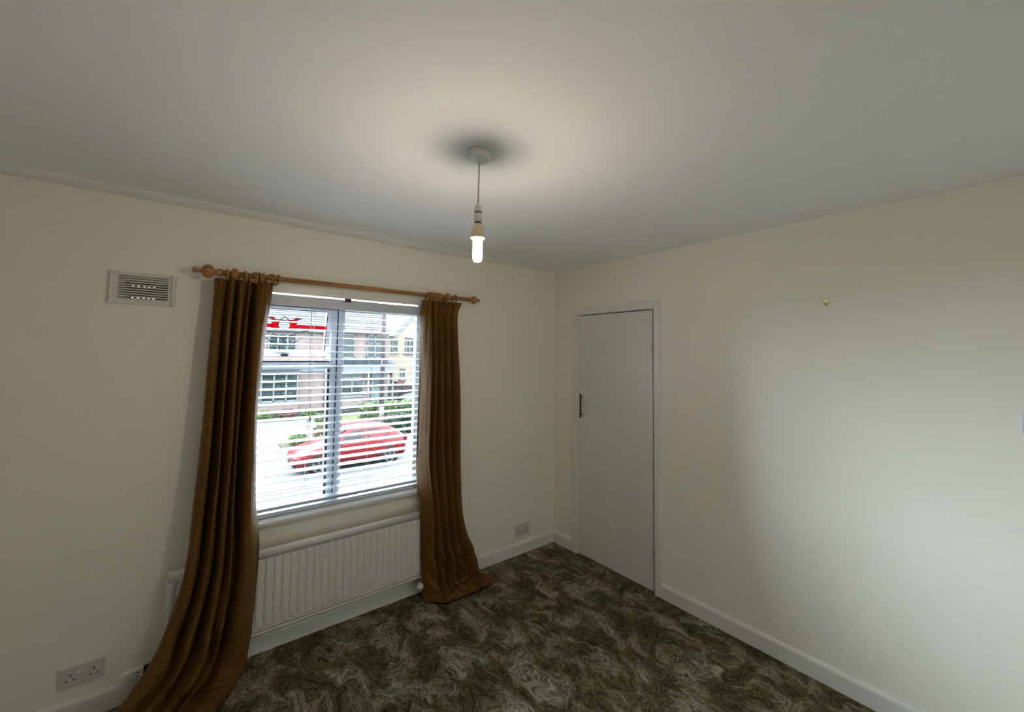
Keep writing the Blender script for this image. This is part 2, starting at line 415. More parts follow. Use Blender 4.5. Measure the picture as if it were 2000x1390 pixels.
# ------------------------------------------------------------------ window_1
w1 = bpy.data.objects.new('window_1', None); C.objects.link(w1); w1.location = (-1.862, .13, .69); struct(w1, 'white double casement window with an open leaded fanlight')
A = At(w1)
Y0, Y1 = .125, .190
XF0, XF1, XM = -2.495, -1.232, -1.857
f = MB()
f.box(XF0, Y0, .69, XF0+.062, Y1, 2.013).box(XF1-.062, Y0, .69, XF1, Y1, 2.013)
f.box(XF0, Y0, .69, XF1, Y1, .742).box(XF0, Y0, 1.928, XF1, Y1, 1.968)
f.box(XM-.040, Y0, .742, XM-.0035, Y1, 1.928).box(XM+.0035, Y0, .742, XM+.038, Y1, 1.928)   # coupled mullion halves
f.box(XF0+.062, Y0, 1.538, XM-.040, Y1, 1.582)                                              # transom under fanlight
A(f, 'window_frame', M['upvc'], bevel=.004)
g = MB()
g.box(XM-.0035, Y0+.004, .742, XM+.0035, Y1-.01, 1.928)
for x in (XF1-.062, XM-.0465):
    zt = 1.925 if x > -1.5 else 1.538
    g.box(x-.0035, Y0+.003, .745, x+.0035, Y0+.03, zt)
g.box(XF0+.064, Y0+.003, 1.5825, XM-.042, Y0+.03, 1.590)
A(g, 'gasket', M['gasket'])
b2 = MB(); b2.box(XM-.056, Y0+.012, .742, XM-.050, Y0+.03, 1.538)
b2.box(XM+.038, Y0+.010, .742, XM+.046, Y0+.03, 1.928)
A(b2, 'glazing_bead', M['upvc'])
A(MB().box(XF0+.05, .156, .735, XM-.038, .160, 1.545), 'glass_pane', M['glass'])
A(MB().box(XM+.036, .156, .735, XF1-.055, .160, 1.935), 'glass_pane', M['glass'])
A(MB().box(XF0+.05, .156, 1.96, XF1-.05, .160, 2.014), 'glass_pane', M['glass'])
# fanlight: hinged at the top, pushed out by about fourteen degrees
TA = math.tan(R_(14)); ct, st = math.cos(R_(14)), math.sin(R_(14))
def F(x, s, d=0):     # point on the tilted sash: s metres down from the hinge line (z 1.95), d towards the room
    return (x, .150+s*st-d*ct, 1.95-s*ct-d*st)
def zs(z): return (1.95-z)/ct
FX0, FX1 = -2.436, -1.880
def fbox(mb_, x0, s0, x1, s1, d0, d1, mi=0):
    vs = [F(x0, s0, d0), F(x1, s0, d0), F(x1, s1, d0), F(x0, s1, d0), F(x0, s0, d1), F(x1, s0, d1), F(x1, s1, d1), F(x0, s1, d1)]
    return mb_.add(vs, [(0, 3, 2, 1), (4, 5, 6, 7), (0, 1, 5, 4), (1, 2, 6, 5), (2, 3, 7, 6), (3, 0, 4, 7)], mi=mi)
s0, s1 = .022, zs(1.624)
PX0, PX1, ps0, ps1 = -2.400, -1.917, zs(1.910), zs(1.652)
sh = MB()
fbox(sh, FX0, s0, PX0, s1, -.03, .02); fbox(sh, PX1, s0, FX1, s1, -.03, .02); fbox(sh, PX0, s0, PX1, ps0, -.03, .02); fbox(sh, PX0, ps1, PX1, s1, -.03, .02)
fan = A(sh, 'fanlight_sash', M['upvc'], bevel=.003)
def sub(mb_, name, mats, **k):
    mb_.v = [tuple(Vector(v)-w1.location) for v in mb_.v]; return mb_.build(name, mats, fan, **k)
gk = MB()
fbox(gk, PX1-.004, ps0, PX1+.002, ps1, .012, .021); fbox(gk, PX0-.002, ps0, PX0+.004, ps1, .012, .021); fbox(gk, PX0, ps1-.003, PX1, ps1+.001, .012, .021); fbox(gk, PX0, ps0-.001, PX1, ps0+.003, .012, .021)
sub(gk, 'gasket', M['gasket'])
gp = MB(); fbox(gp, PX0-.01, ps0-.01, PX1+.01, ps1+.01, -.004, 0.0); sub(gp, 'glass_pane', M['glass'])
CX = -2.160
def P2(dx, z): return (CX+dx, zs(z))
def lead(pts, r=.0029, mirror=True, smooth=True):
    for sg in ((1, -1) if mirror else (1,)):
        q = [(CX+sg*dx, zs(z)) for dx, z in pts]
        if smooth and len(q) > 2:
            o = []
            for i in range(len(q)-1):
                p0 = q[max(i-1, 0)]; p1 = q[i]; p2 = q[i+1]; p3 = q[min(i+2, len(q)-1)]
                for k in range(6):
                    t = k/6
                    o.append(tuple(.5*((2*p1[a])+(-p0[a]+p2[a])*t+(2*p0[a]-5*p1[a]+4*p2[a]-p3[a])*t*t+(-p0[a]+3*p1[a]-3*p2[a]+p3[a])*t**3) for a in (0, 1)))
            o.append(q[-1]); q = o
        ld = MB(); ld.tube([F(x, s, .003) for x, s in q], r, 6)
        sub(ld, 'lead_line', M['gasket'])
lead([(0, 1.865), (.025, 1.843), (.05, 1.846), (.066, 1.857), (.094, 1.853)])
lead([(0, 1.865), (.025, 1.840)], smooth=False)
lead([(.094, 1.852), (.07, 1.848), (.066, 1.83)], smooth=False)
lead([(.066, 1.831), (.068, 1.795), (.044, 1.783), (.028, 1.790)])
# central disc
circ = MB(); circ.tube([F(CX+.034*math.cos(a), zs(1.8125)+.030*math.sin(a), .003) for a in [2*PI*i/28 for i in range(28)]], .0029, 6, closed=True); sub(circ, 'lead_line', M['gasket'])
lead([(.016, 1.782), (.014, 1.774), (0, 1.7715)])
lead([(0, 1.771), (-.002, 1.715), (-.003, 1.655)], mirror=False)
lead([(0, 1.718), (.04, 1.748), (.09, 1.772), (.142, 1.781)])
lead([(.142, 1.781), (.115, 1.747), (.085, 1.722), (.045, 1.702), (.032, 1.7)])
lead([(.043, 1.731), (.036, 1.706), (.014, 1.655)])
lead([(.066, 1.815), (.243, 1.8145)], smooth=False, r=.0018); lead([(.066, 1.795), (.243, 1.795)], smooth=False, r=.0018)
for sg in (1, -1):
    def poly(pts):
        pm = MB(); q = [(CX+sg*dx, zs(z)) for dx, z in pts]
        a = [Vector(F(x, s, .0005)) for x, s in q]; nrm = Vector((0, -ct, -st))
        pm.prism(a, nrm*.002); sub(pm, 'red_glass', M['stained'])
    poly([(.028, 1.842), (.048, 1.846), (.066, 1.857), (.094, 1.853), (.070, 1.846), (.066, 1.840)])
    arc = [(.034*math.cos(a), 1.8125+.030*math.sin(a)) for a in [R_(d) for d in range(-38, 59, 12)]]
    poly(arc+[(.022, 1.842), (.066, 1.838), (.067, 1.795), (.044, 1.784)])
    poly([(.068, 1.8145), (.242, 1.8145), (.242, 1.795), (.068, 1.795)])
hk = MB(); fbox(hk, -2.170, zs(1.636), -2.128, zs(1.623), .02, .034); sub(hk, 'handle', M['blackp'], bevel=.002)
stay = MB(); fbox(stay, -2.205, zs(1.643), -2.135, zs(1.638), .02, .026); sub(stay, 'stay_bar', M['steel'])
struct(MB().box(WX0-.03, -.032, .676, WX1+.03, .0, .700).box(WX0, -.001, .676, WX1, .126, .700).build('trim_4', M['gloss'], bevel=.006, seg=3), 'white gloss window sill board')
struct(MB().box(WX0-.02, -.004, .664, WX1+.02, .0, .677).build('trim_5', M['gloss'], bevel=.001), 'thin bead under the window sill')
struct(MB().box(WX0-.02, -.003, 1.9875, WX1+.02, .012, 2.030).build('trim_7', M['gloss'], bevel=.0015), 'slim painted board over the window head')
# outer sill and weather face
struct(MB().box(WX0, .19, .63, WX1, .34, .688).build('trim_6', M['owhite']), 'outside window sill')

# ------------------------------------------------------------------ venetian blind
bl = thing('venetian_blind', 'white wide-slatted venetian blind lowered across the window', 'blind', (-1.862, .058, .70))
A = At(bl)
BX0, BX1 = -2.470, -1.255
A(MB().box(BX0, .030, 1.938, BX1, .085, 1.966), 'headrail', M['slat'], bevel=.002)
A(MB().box(BX0-.005, .014, 1.917, BX1+.005, .022, 1.9785), 'valance', M['slat'], bevel=.002)
A(MB().box(-1.852, .010, 1.966, -1.812, .06, 1.992), 'bracket', M['blackp'])
TL = R_(7)
sv = []; sf = []
prof = []
ncur = 6
for i in range(ncur+1):
    t = i/ncur-.5; prof.append((t*.050, .0025*math.cos(t*PI)))
th = .0026
def slat_mesh():
    P = prof+[(a, b-th) for a, b in reversed(prof)]
    rot = [(a*math.cos(TL)-b*math.sin(TL), a*math.sin(TL)+b*math.cos(TL)) for a, b in P]
    vs = [(x, y, z) for x in (BX0+1.862, BX1+1.862) for (y, z) in rot]; n = len(P)
    fs = [(i, (i+1) % n, n+(i+1) % n, n+i) for i in range(n)]+[tuple(range(n)), tuple(range(2*n-1, n-1, -1))]
    me = bpy.data.meshes.new('slat'); me.from_pydata(vs, [], fs); me.materials.append(M['slat']); me.update(); return me
sm_ = slat_mesh()
import bmesh as _b
bm_ = _b.new(); bm_.from_mesh(sm_); _b.ops.recalc_face_normals(bm_, faces=bm_.faces); bm_.to_mesh(sm_); bm_.free()
zsl = [1.9135-.04435*k for k in range(26)]
for z in zsl+[.758, .750, .742]:
    o = bpy.data.objects.new('slat', sm_); C.objects.link(o); o.parent = bl; o.location = (0, 0, z-.70)
A(MB().box(BX0, .034, .7015, BX1, .082, .726), 'bottom_rail', M['slat'], bevel=.003)
for xc in (-2.38, -2.035, -1.665, -1.335):
    for dx, y in ((-.004, .033), (.004, .083), (.010, .033)):
        A(MB().cyl((xc+dx, y, .72), (xc+dx, y, 1.94), .0009, 5), 'ladder_cord', M['cord'])
    A(MB().lathe([(.004, 0), (.005, .004), (.003, .009)], (xc, .028, .712), 'y', 10), 'cord_plug', M['slat'])
pc = MB(); pc.tube([(-2.02, .024, 1.92), (-2.022, .022, 1.5), (-2.028, .02, 1.262)], .0011, 6); A(pc, 'pull_cord', M['cord'])
A(MB().lathe([(.002, 0), (.006, -.006), (.0075, -.03), (.005, -.034)], (-2.028, .02, 1.262), 'z', 12), 'cord_tassel', M['slat'])
pc = MB(); pc.tube([(-2.04, .024, 1.92), (-2.036, .021, 1.4), (-2.030, .02, 1.10)], .0008, 6); A(pc, 'pull_cord', M['polem'])

# ------------------------------------------------------------------ air vent
vt = thing('air_vent', 'white louvred wall vent left of the curtain pole', 'vent', (-2.808, 0, 1.945)); A = At(vt)
v = MB(); x0, x1, z0, z1 = -2.932, -2.682, 1.866, 2.022
v.box(x0, -.008, z0, x0+.034, 0, z1).box(x1-.030, -.008, z0, x1, 0, z1).box(x0+.034, -.0078, z0, x1-.030, 0, z0+.022).box(x0+.034, -.0078, z1-.018, x1-.030, 0, z1)
A(v, 'frame', M['ventp'])
for x in (x0+.012, x1-.012): A(MB().box(x-.007, -.016, z0, x+.007, -.006, z1), 'side_rail', M['ventp'], bevel=.003)
ns = 10; zz0, zz1 = z0+.022, z1-.018; p = (zz1-zz0)/ns
for k in range(ns):
    z = zz0+p*k
    vs = [(x, y, zz) for x in (x0+.032, x1-.028) for (y, zz) in ((-.010, z+.0008), (-.0085, z), (-.003, z+.0068), (-.0045, z+.0076))]
    A(MB().add(vs, [(0, 1, 2, 3), (7, 6, 5, 4), (0, 4, 5, 1), (1, 5, 6, 2), (2, 6, 7, 3), (3, 7, 4, 0)]), 'louvre', M['ventp'])
for x in (x0+.010, x1-.010):
    for z in (z0+.008, z1-.006): A(MB().lathe([(.0085, 0), (.0085, -.006), (.006, -.010), (.002, -.011)], (x, -.012, z), 'y', 14), 'screw_cap', M['plastic'])
# air brick on the outer face: a plate with rows of small square holes
hx = [-2.868, -2.846, -2.823, -2.803, -2.783]; hz = [1.9235, 1.9575, 1.987]; hr = .0045
ab = MB(); zprev = VZ0
for z in hz:
    ab.box(VX0, .285, zprev, VX1, .30, z-hr); xprev = VX0
    for x in hx: ab.box(xprev, .285, z-hr, x-hr, .30, z+hr); xprev = x+hr
    ab.box(xprev, .285, z-hr, VX1, .30, z+hr); zprev = z+hr
ab.box(VX0, .285, zprev, VX1, .30, VZ1)
A(ab, 'air_brick', M['fence'])

# ------------------------------------------------------------------ radiator
rd = thing('radiator', 'white ribbed panel radiator under the window sill', 'radiator', (-1.975, -.06, .15)); A = At(rd)
RX0, RX1, RZ0, RZ1 = -2.655, -1.298, .159, .580
pitch = .0405; rows = []; nz = 40
zsr = [RZ0, RZ0+.004, RZ0+.010]+[RZ0+.012+i*(RZ1-RZ0-.05)/nz for i in range(nz+1)]
def sstep(a, b, x): t = min(1, max(0, (x-a)/(b-a))); return t*t*(3-2*t)
nx = int((RX1-RX0)/.0045)
for z in zsr:
    r = []
    for i in range(nx+1):
        x = RX0+(RX1-RX0)*i/nx; u = ((x-RX0)/pitch) % 1
        rib = sstep(.12, .23, u)*(1-sstep(.77, .88, u))
        win = sstep(RZ0+.028, RZ0+.048, z+.006*(1-rib))*(1-sstep(RZ1-.060, RZ1-.046, z))
        y = -.086-.0155*(rib*win+(1-win)*(.55 if z < RZ0+.1 else .3))
        if z < RZ0+.02: y += .010*(1-sstep(RZ0, RZ0+.02, z))
        e = min(x-RX0, RX1-x); y += .014*(1-sstep(0, .012, e))
        r.append((x, y, z))
    rows.append(r)
pn = MB(); pn.grid(rows); A(pn, 'front_panel', M['rad'], recalc=False)
A(MB().box(RX0, -.089, RZ0, RX1, -.060, RZ1-.05), 'back_panel', M['rad'])
tr_ = MB(); prf = []
for a in range(0, 13): t = PI*a/12; prf.append((-.083-.019*math.cos(t+PI/2-.0)*1.0, RZ1-.020+.020*math.sin(t)))
prf = [(-.083-.019*math.cos(PI*a/12), RZ1-.018+.018*math.sin(PI*a/12)) for a in range(13)]+[(-.064, RZ1-.042), (-.102, RZ1-.042)]
rws = [[(x, y, z) for y, z in prf] for x in (RX0+.006, RX1-.006)]
tr_.grid(rws, closeu=True); n = len(prf); tr_.f += [tuple(range(n)), tuple(range(2*n-1, n-1, -1))]; tr_.sm += [False]*2; tr_.mi += [0]*2
A(tr_, 'top_rail', M['rad'])
A(MB().box(RX0+.004, -.098, RZ0-.014, RX1-.004, -.066, RZ0-.0055), 'bottom_seam', M['rad'], bevel=.003)
A(MB().box(RX0+.01, -.080, RZ0-.006, RX1-.01, -.066, RZ0+.002), 'seam_shade', M['dark'])  # black strip painting the shadow line below the panel
for x in (-2.50, -1.45): A(MB().box(x-.015, -.064, .2, x+.015, 0, .5), 'wall_bracket', M['rad'])
tail = MB(); tail.tube([(RX1-.01, -.078, .170), (RX1+.035, -.078, .168), (RX1+.045, -.078, .150), (RX1+.045, -.078, -.0)], .0075, 10); A(tail, 'pipe', M['rad'])
vv = MB(); vv.lathe([(.010, -.03), (.014, -.022), (.014, .012), (.010, .02)], (RX1+.045, -.078, .10), 'z', 16); A(vv, 'valve_body', M['steel'])
vh = MB(); vh.lathe([(.014, 0), (.021, .006), (.023, .02), (.022, .05), (.017, .062), (.010, .066)], (-1.300, -.078, .088), (-.75, -.55, .10), 20); A(vh, 'valve_head', M['plastic'])

# ------------------------------------------------------------------ curtain pole
cp = thing('curtain_pole', 'golden wooden curtain pole with ball finials above the window', 'curtain pole', (-1.755, -.09, 2.052)); A = At(cp)
PZ = 2.052; PY = -.090
A(MB().cyl((-2.520, PY, PZ), (-.990, PY, PZ), .0145, 20), 'pole', M['wood'])
fin = [(.0150, 0), (.020, .004), (.021, .014), (.016, .022), (.014, .028), (.012, .032), (.020, .036), (.029, .043), (.0335, .052), (.0345, .060), (.0325, .069), (.026, .078), (.016, .084), (.0095, .088), (.0085, .094), (.010, .100), (.014, .107), (.0135, .116), (.008, .122), (.002, .124)]
A(MB().lathe(fin, (-2.500, PY, PZ), (-1, 0, 0), 28), 'finial', M['wood'])
fin2 = [(r*.86, h*.86) for r, h in fin]
A(MB().lathe(fin2, (-.995, PY, PZ), (1, 0, 0), 28), 'finial', M['wood'])
for x in (-2.445, -1.170):
    b = MB(); b.lathe([(.030, 0), (.030, -.008), (.020, -.014), (.015, -.02), (.013, -.05), (.016, -.058), (.020, -.066)], (x, 0, PZ-.002), 'y', 24)
    b.lathe([(.0165, -.015), (.025, -.014), (.0300, -.006), (.0300, .006), (.025, .014), (.0165, .015)], (x, PY, PZ), 'x', 28)
    b.lathe([(.007, 0), (.006, -.004)], (x, PY-.029, PZ), 'y', 12)
    A(b, 'bracket', M['wood'])
def ring(x, tilt, lab, grp, yawr=0):
    root = thing('curtain_ring', lab, 'ring', (x, PY, PZ-.0075), grp)
    r = .0275; t = MB(); n = 24
    vs = []
    t.tube([(0, r*math.cos(2*PI*i/n), r*math.sin(2*PI*i/n)) for i in range(n)], .0052, 8, closed=True)
    o = t.build('hoop', M['wood'], root)
    e = MB(); e.tube([(0, .0045*math.cos(2*PI*i/10), -r-.0070+.0045*math.sin(2*PI*i/10)) for i in range(10)], .0010, 5, closed=True)
    e.build('eyelet', M['brass'], root)
    root.rotation_euler = (0, tilt, yawr)
    return root
rr = random.Random(3)
for x, tl, yw in ((-2.478, .03, 0), (-2.398, -.05, .1), (-2.364, .35, .5), (-2.345, .05, 0), (-2.330, -.08, .05), (-2.316, .1, -.05), (-2.287, .3, .45), (-2.268, -.15, .2), (-2.248, .2, .35)):
    ring(x, tl, 'small wooden curtain ring on the pole above the left curtain', 'rings carrying the left curtain', yw)
for k, x in enumerate((-1.326, -1.308, -1.295, -1.282, -1.269, -1.256, -1.243, -1.230)):
    ring(x, rr.uniform(-.03, .03)+(.22 if k == 0 else 0), 'small wooden curtain ring bunched above the right curtain', 'bunched rings carrying the right curtain', rr.uniform(-.05, .1))
ring(-1.110, .25, 'single wooden curtain ring between right bracket and right finial', None, .35)

# ------------------------------------------------------------------ curtains
def cr(vals, t):   # Catmull-Rom over keyed tuples (k, v...)
    ks = [v[0] for v in vals]
    if t <= ks[0]: return list(vals[0][1:])
    if t >= ks[-1]: return list(vals[-1][1:])
    i = max(j for j in range(len(ks)) if ks[j] <= t); i = min(i, len(ks)-2)
    f_ = (t-ks[i])/(ks[i+1]-ks[i]); out = []
    for a in range(1, len(vals[0])):
        p1 = vals[i][a]; p2 = vals[i+1][a]
        m1 = (p2-vals[max(i-1, 0)][a])/(ks[i+1]-ks[max(i-1, 0)])*(ks[i+1]-ks[i])
        m2 = (vals[min(i+2, len(ks)-1)][a]-p1)/(ks[min(i+2, len(ks)-1)]-ks[i])*(ks[i+1]-ks[i])
        h = f_; out.append((2*h**3-3*h*h+1)*p1+(h**3-2*h*h+h)*m1+(-2*h**3+3*h*h)*p2+(h**3-h*h)*m2)
    return out
def curtain(rows, folds, nu, nv, seed, gather=.0):
    """rows: (t, Lx, Ly, Lz, Rx, Ry, Rz, amp, lying); folds: (u, lateral fraction, depth -1..1)"""
    out = []
    for j in range(nv+1):
        t = j/nv*rows[-1][0]
        Lx, Ly, Lz, Rx, Ry, Rz, amp, lie = cr(rows, t)
        L = Vector((Lx, Ly, Lz)); Rr = Vector((Rx, Ry, Rz)); D = Rr-L; hor = Vector((D.x, D.y, 0)).normalized(); nrm = Vector((hor.y, -hor.x, 0))
        lie = min(1, max(0, lie)); off = (nrm*(1-lie*.75)+Vector((0, 0, 1))*lie*.75)
        r = []
        for i in range(nu+1):
            u = i/nu
            lat, dep = cr(folds, u)
            wv = noise.noise((u*5+seed, t*2.3, seed))*.042*min(1, t*2)
            lat = lat+wv*min(1, 4*u)*min(1, 4*(1-u))
            mod = 1.12+.35*noise.noise((u*7, t*3+seed, 2.0))
            d = dep*amp*mod
            d += amp*.10*noise.noise((u*38+seed, t*7, 5.0))                      # small creases
            lw = min(1, max(0, (t-.80)/.15)); d += .022*lw*noise.noise((u*13+seed, t*26, 9.0))+.050*lw*noise.noise((u*5.5+seed, t*12, 1.0))+lw*.045*(.45-2*abs(noise.noise((u*4.2+t*5+seed*2, t*13-u*3, 4.0))))
            d += .006*max(0, 1-t*9)*math.sin(u*2*PI*17+seed)                     # gathered heading tape
            p = L+D*lat+off*d
            zf = .006+.012*lie*(1+noise.noise((u*9, t*15, seed)))
            k_ = min(1, max(0, (.74-p.z)/.10)) if -2.70 < p.x < -1.24 else 0
            ym = -.024-.088*k_
            if p.y > ym: p.y = ym-.004*(1-math.exp(-(p.y-ym)*20))
            if p.z < zf: p.z = zf+.15*(0 if p.z < -.05 else 0)
            r.append(tuple(p))
        out.append(r)
    return out
# left curtain --------------------------------------------------
rowsL = [
 (0.00, -2.528, -.090, 2.020, -2.262, -.088, 2.026, .020, 0),
 (0.04, -2.529, -.092, 1.940, -2.266, -.088, 1.940, .024, 0),
 (0.13, -2.533, -.098, 1.763, -2.279, -.085, 1.750, .036, 0),
 (0.26, -2.540, -.105, 1.500, -2.290, -.080, 1.500, .046, 0),
 (0.38, -2.546, -.112, 1.270, -2.296, -.080, 1.270, .052, 0),
 (0.50, -2.556, -.118, 1.050, -2.291, -.085, 1.050, .056, 0),
 (0.61, -2.569, -.135, .836, -2.286, -.110, .836, .056, 0),
 (0.70, -2.579, -.165, .672, -2.280, -.160, .660, .050, 0),
 (0.76, -2.594, -.175, .555, -2.278, -.165, .540, .050, 0),
 (0.83, -2.624, -.185, .430, -2.282, -.165, .400, .050, .0),
 (0.88, -2.655, -.195, .335, -2.286, -.165, .280, .050, .05),
 (0.93, -2.690, -.215, .245, -2.290, -.160, .160, .050, .1),
 (0.965, -2.748, -.235, .165, -2.300, -.150, .070, .048, .25),
 (1.00, -2.830, -.270, .085, -2.312, -.155, .020, .045, .5),
 (1.05, -2.900, -.330, .030, -2.345, -.215, .012, .040, .9),
 (1.10, -2.930, -.420, .015, -2.400, -.290, .012, .036, 1),
 (1.16, -2.920, -.500, .012, -2.470, -.360, .010, .030, 1)]
foldsL = [(0, 0, -.4), (.05, .01, .5), (.10, .085, .95), (.16, .150, .1), (.21, .165, -1.0), (.27, .215, -.3), (.32, .255, .85), (.38, .315, .2), (.42, .335, -1.3), (.455, .360, -1.1), (.49, .392, .1), (.53, .425, .95), (.58, .478, .6), (.62, .488, -.5), (.66, .530, .2), (.70, .570, .75), (.735, .590, -.5), (.765, .615, -1.5), (.80, .672, -1.35), (.83, .712, .45), (.865, .78, 1.0), (.90, .845, .85), (.935, .905, .25), (.97, .96, -.6), (1.0, 1.0, -1.5)]
gm = MB(); gm.grid(curtain(rowsL, foldsL, 300, 230, 3.1))
tag(gm.build('curtain', M['curtain'], solid=.0025, recalc=False), 'long gold-brown damask curtain left of the window, puddling on the carpet', 'curtain', None)
# right curtain --------------------------------------------------
rowsR = [
 (0.00, -1.352, -.088, 2.018, -1.046, -.090, 2.018, .018, 0),
 (0.04, -1.350, -.088, 1.940, -1.080, -.090, 1.940, .024, 0),
 (0.10, -1.347, -.086, 1.810, -1.080, -.090, 1.810, .032, 0),
 (0.24, -1.344, -.084, 1.537, -1.063, -.092, 1.537, .042, 0),
 (0.38, -1.350, -.084, 1.262, -1.050, -.096, 1.250, .046, 0),
 (0.55, -1.352, -.086, .918, -1.045, -.100, .900, .050, 0),
 (0.70, -1.345, -.150, .600, -1.035, -.115, .580, .044, 0),
 (0.80, -1.340, -.160, .400, -1.000, -.120, .400, .044, 0),
 (0.88, -1.335, -.160, .240, -.940, -.125, .250, .044, .1),
 (0.94, -1.325, -.160, .130, -.900, -.130, .140, .044, .25),
 (0.98, -1.322, -.170, .060, -.872, -.140, .060, .042, .5),
 (1.02, -1.315, -.170, .030, -.830, -.150, .025, .038, .8),
 (1.07, -1.290, -.215, .014, -.800, -.215, .014, .030, 1),
 (1.11, -1.235, -.262, .010, -.850, -.262, .010, .016, 1)]
foldsR = [(0, 0, -1.6), (.035, .035, -.8), (.07, .085, 0), (.105, .135, .6), (.14, .17, .8), (.19, .185, -.5), (.23, .205, -1.1), (.28, .265, .2), (.33, .320, .85), (.38, .370, .1), (.42, .385, -.9), (.47, .445, .1), (.52, .490, .8), (.57, .545, .1), (.61, .560, -.9), (.66, .620, .1), (.71, .680, .8), (.76, .740, 0), (.80, .755, -.9), (.85, .815, .1), (.90, .890, .8), (.95, .965, .5), (1.0, 1.0, -.5)]
gm = MB(); gm.grid(curtain(rowsR, foldsR, 280, 210, 8.7))
tag(gm.build('curtain', M['curtain'], solid=.0025, recalc=False), 'long gold-brown damask curtain right of the window, bunched over the radiator valve', 'curtain', None)

# ------------------------------------------------------------------ pendant lamp
LX, LY = -1.806, -1.444
pd = thing('pendant_lamp', 'bare ceiling pendant with a lit stick bulb on white flex', 'ceiling lamp', (LX, LY, H)); A = At(pd)
A(MB().lathe([(.0405, 0), (.0405, -.004)], (LX, LY, H), 'z', 36), 'ceiling_ring', M['plastic_grey'])
A(MB().lathe([(.0385, -.003), (.0415, -.006), (.0415, -.026), (.0385, -.033), (.030, -.0355), (.009, -.0365), (.0075, -.042), (.003, -.044)], (LX, LY, H), 'z', 40), 'ceiling_rose', M['plastic'])
A(MB().tube([(LX+.001, LY, H-.04), (LX, LY, H-.12), (LX-.001, LY, H-.21)], .0029, 10), 'flex', M['plastic_grey'])
A(MB().lathe([(.003, 2.205), (.006, 2.200), (.0075, 2.194), (.0115, 2.190), (.0145, 2.180), (.0155, 2.168)], (LX, LY, 0), 'z', 28), 'holder_cap', M['plastic'])
A(MB().lathe([(.0142, 2.168), (.0142, 2.164)], (LX, LY, 0), 'z', 28), 'holder_gap', M['dark'])
A(MB().lathe([(.0155, 2.164), (.0160, 2.150), (.0160, 2.136), (.0145, 2.132)], (LX, LY, 0), 'z', 28), 'holder_skirt', M['plastic'])
A(MB().lathe([(.0125, 2.133), (.0125, 2.124)], (LX, LY, 0), 'z', 28), 'lamp_cap', M['browncap'])
A(MB().lathe([(.013, 2.125), (.0175, 2.117), (.0225, 2.107), (.0245, 2.098), (.0245, 2.088), (.0235, 2.082)], (LX, LY, 0), 'z', 32), 'bulb_base', M['amber'])
A(MB().lathe([(.0235, 2.084), (.0262, 2.080), (.0266, 2.074), (.0235, 2.069)], (LX, LY, 0), 'z', 32), 'bulb_collar', M['amber'])
A(MB().lathe([(.0165, 2.071), (.0170, 2.060), (.0170, 2.000), (.0155, 1.990), (.010, 1.985), (.003, 1.984)], (LX, LY, 0), 'z', 32), 'bulb_tube', M['tube'])

# ------------------------------------------------------------------ sockets / switch / hook
def double_socket(x0, x1, z0, z1, lab):
    s = thing('wall_socket', lab, 'socket', ((x0+x1)/2, 0, z0)); A = At(s)
    A(MB().box(x0, -.009, z0, x1, 0, z1), 'face_plate', M['plastic_grey'], bevel=.0025)
    W = x1-x0; zc = z0+.030
    for c in (x0+W*.27, x0+W*.77):
        h = MB(); h.box(c-.002, -.0096, zc+.016, c+.002, -.0085, zc+.026)
        for q in (-.0115, .0115): h.box(c+q-.0035, -.0096, zc-.004, c+q+.0035, -.0085, zc)
        A(h, 'pin_holes', M['dark'])
    for c in (x0+W*.44, x0+W*.56):
        vs = [(c-.005, -.0085, z0+.048), (c+.005, -.0085, z0+.048), (c+.005, -.0085, z0+.066), (c-.005, -.0085, z0+.066), (c-.005, -.0125, z0+.050), (c+.005, -.0125, z0+.050), (c+.005, -.0095, z0+.065), (c-.005, -.0095, z0+.065)]
        A(MB().add(vs, [(0, 3, 2, 1), (4, 5, 6, 7), (0, 1, 5, 4), (1, 2, 6, 5), (2, 3, 7, 6), (3, 0, 4, 7)]), 'rocker_switch', M['plastic'])
    for c in (x0+.012, x1-.012): A(MB().lathe([(.0028, 0), (.0022, -.0012)], (c, -.009, z0+.043), 'y', 10), 'screw', M['steel'])
double_socket(-3.007, -2.858, .156, .240, 'double wall socket above the skirting left of the left curtain')
double_socket(-.441, -.292, .144, .234, 'double wall socket between the right curtain and the room corner')
sb = thing('cable_junction_box', 'small white cable block on the skirting top beside the left curtain', 'junction box', (-2.755, -.014, .10)); A = At(sb)
bx = MB()
outl = [(-2.800, .113), (-2.796, .106), (-2.735, .102), (-2.722, .102), (-2.722, .141), (-2.738, .142), (-2.795, .137), (-2.801, .130)]
bx.prism([(x, 0, z) for x, z in outl], (0, -.028, 0)); A(bx, 'housing', M['box'], bevel=.003)
hh = MB()
for z in (.112, .129): hh.lathe([(.0032, 0), (.003, -.001)], (-2.742, -.028, z), 'y', 8)
A(hh, 'pin_holes', M['dark'])
hh = MB()
for z in (.115, .128): hh.lathe([(.0032, 0), (.002, -.0015)], (-2.785, -.028, z), 'y', 8)
A(hh, 'screw', M['steel'])
A(MB().box(-2.722, -.026, .104, -2.690, -.001, .140), 'dark_block', M['blackp'], bevel=.003)  # plain black block at the right end of the housing
lsw = thing('light_switch', 'white light switch on the right wall at the picture edge', 'light switch', (0, -2.695, 1.40)); A = At(lsw)
A(MB().box(-.009, -2.653, 1.357, 0, -2.739, 1.443), 'face_plate', M['plastic'], bevel=.003)
A(MB().box(-.014, -2.689, 1.389, -.008, -2.703, 1.412), 'rocker_switch', M['plastic'], bevel=.002)
hk = thing('brass_wall_hook', 'tiny brass star-shaped screw hook on the bare right wall', 'hook', (0, -2.027, 1.94)); A = At(hk)
star = []
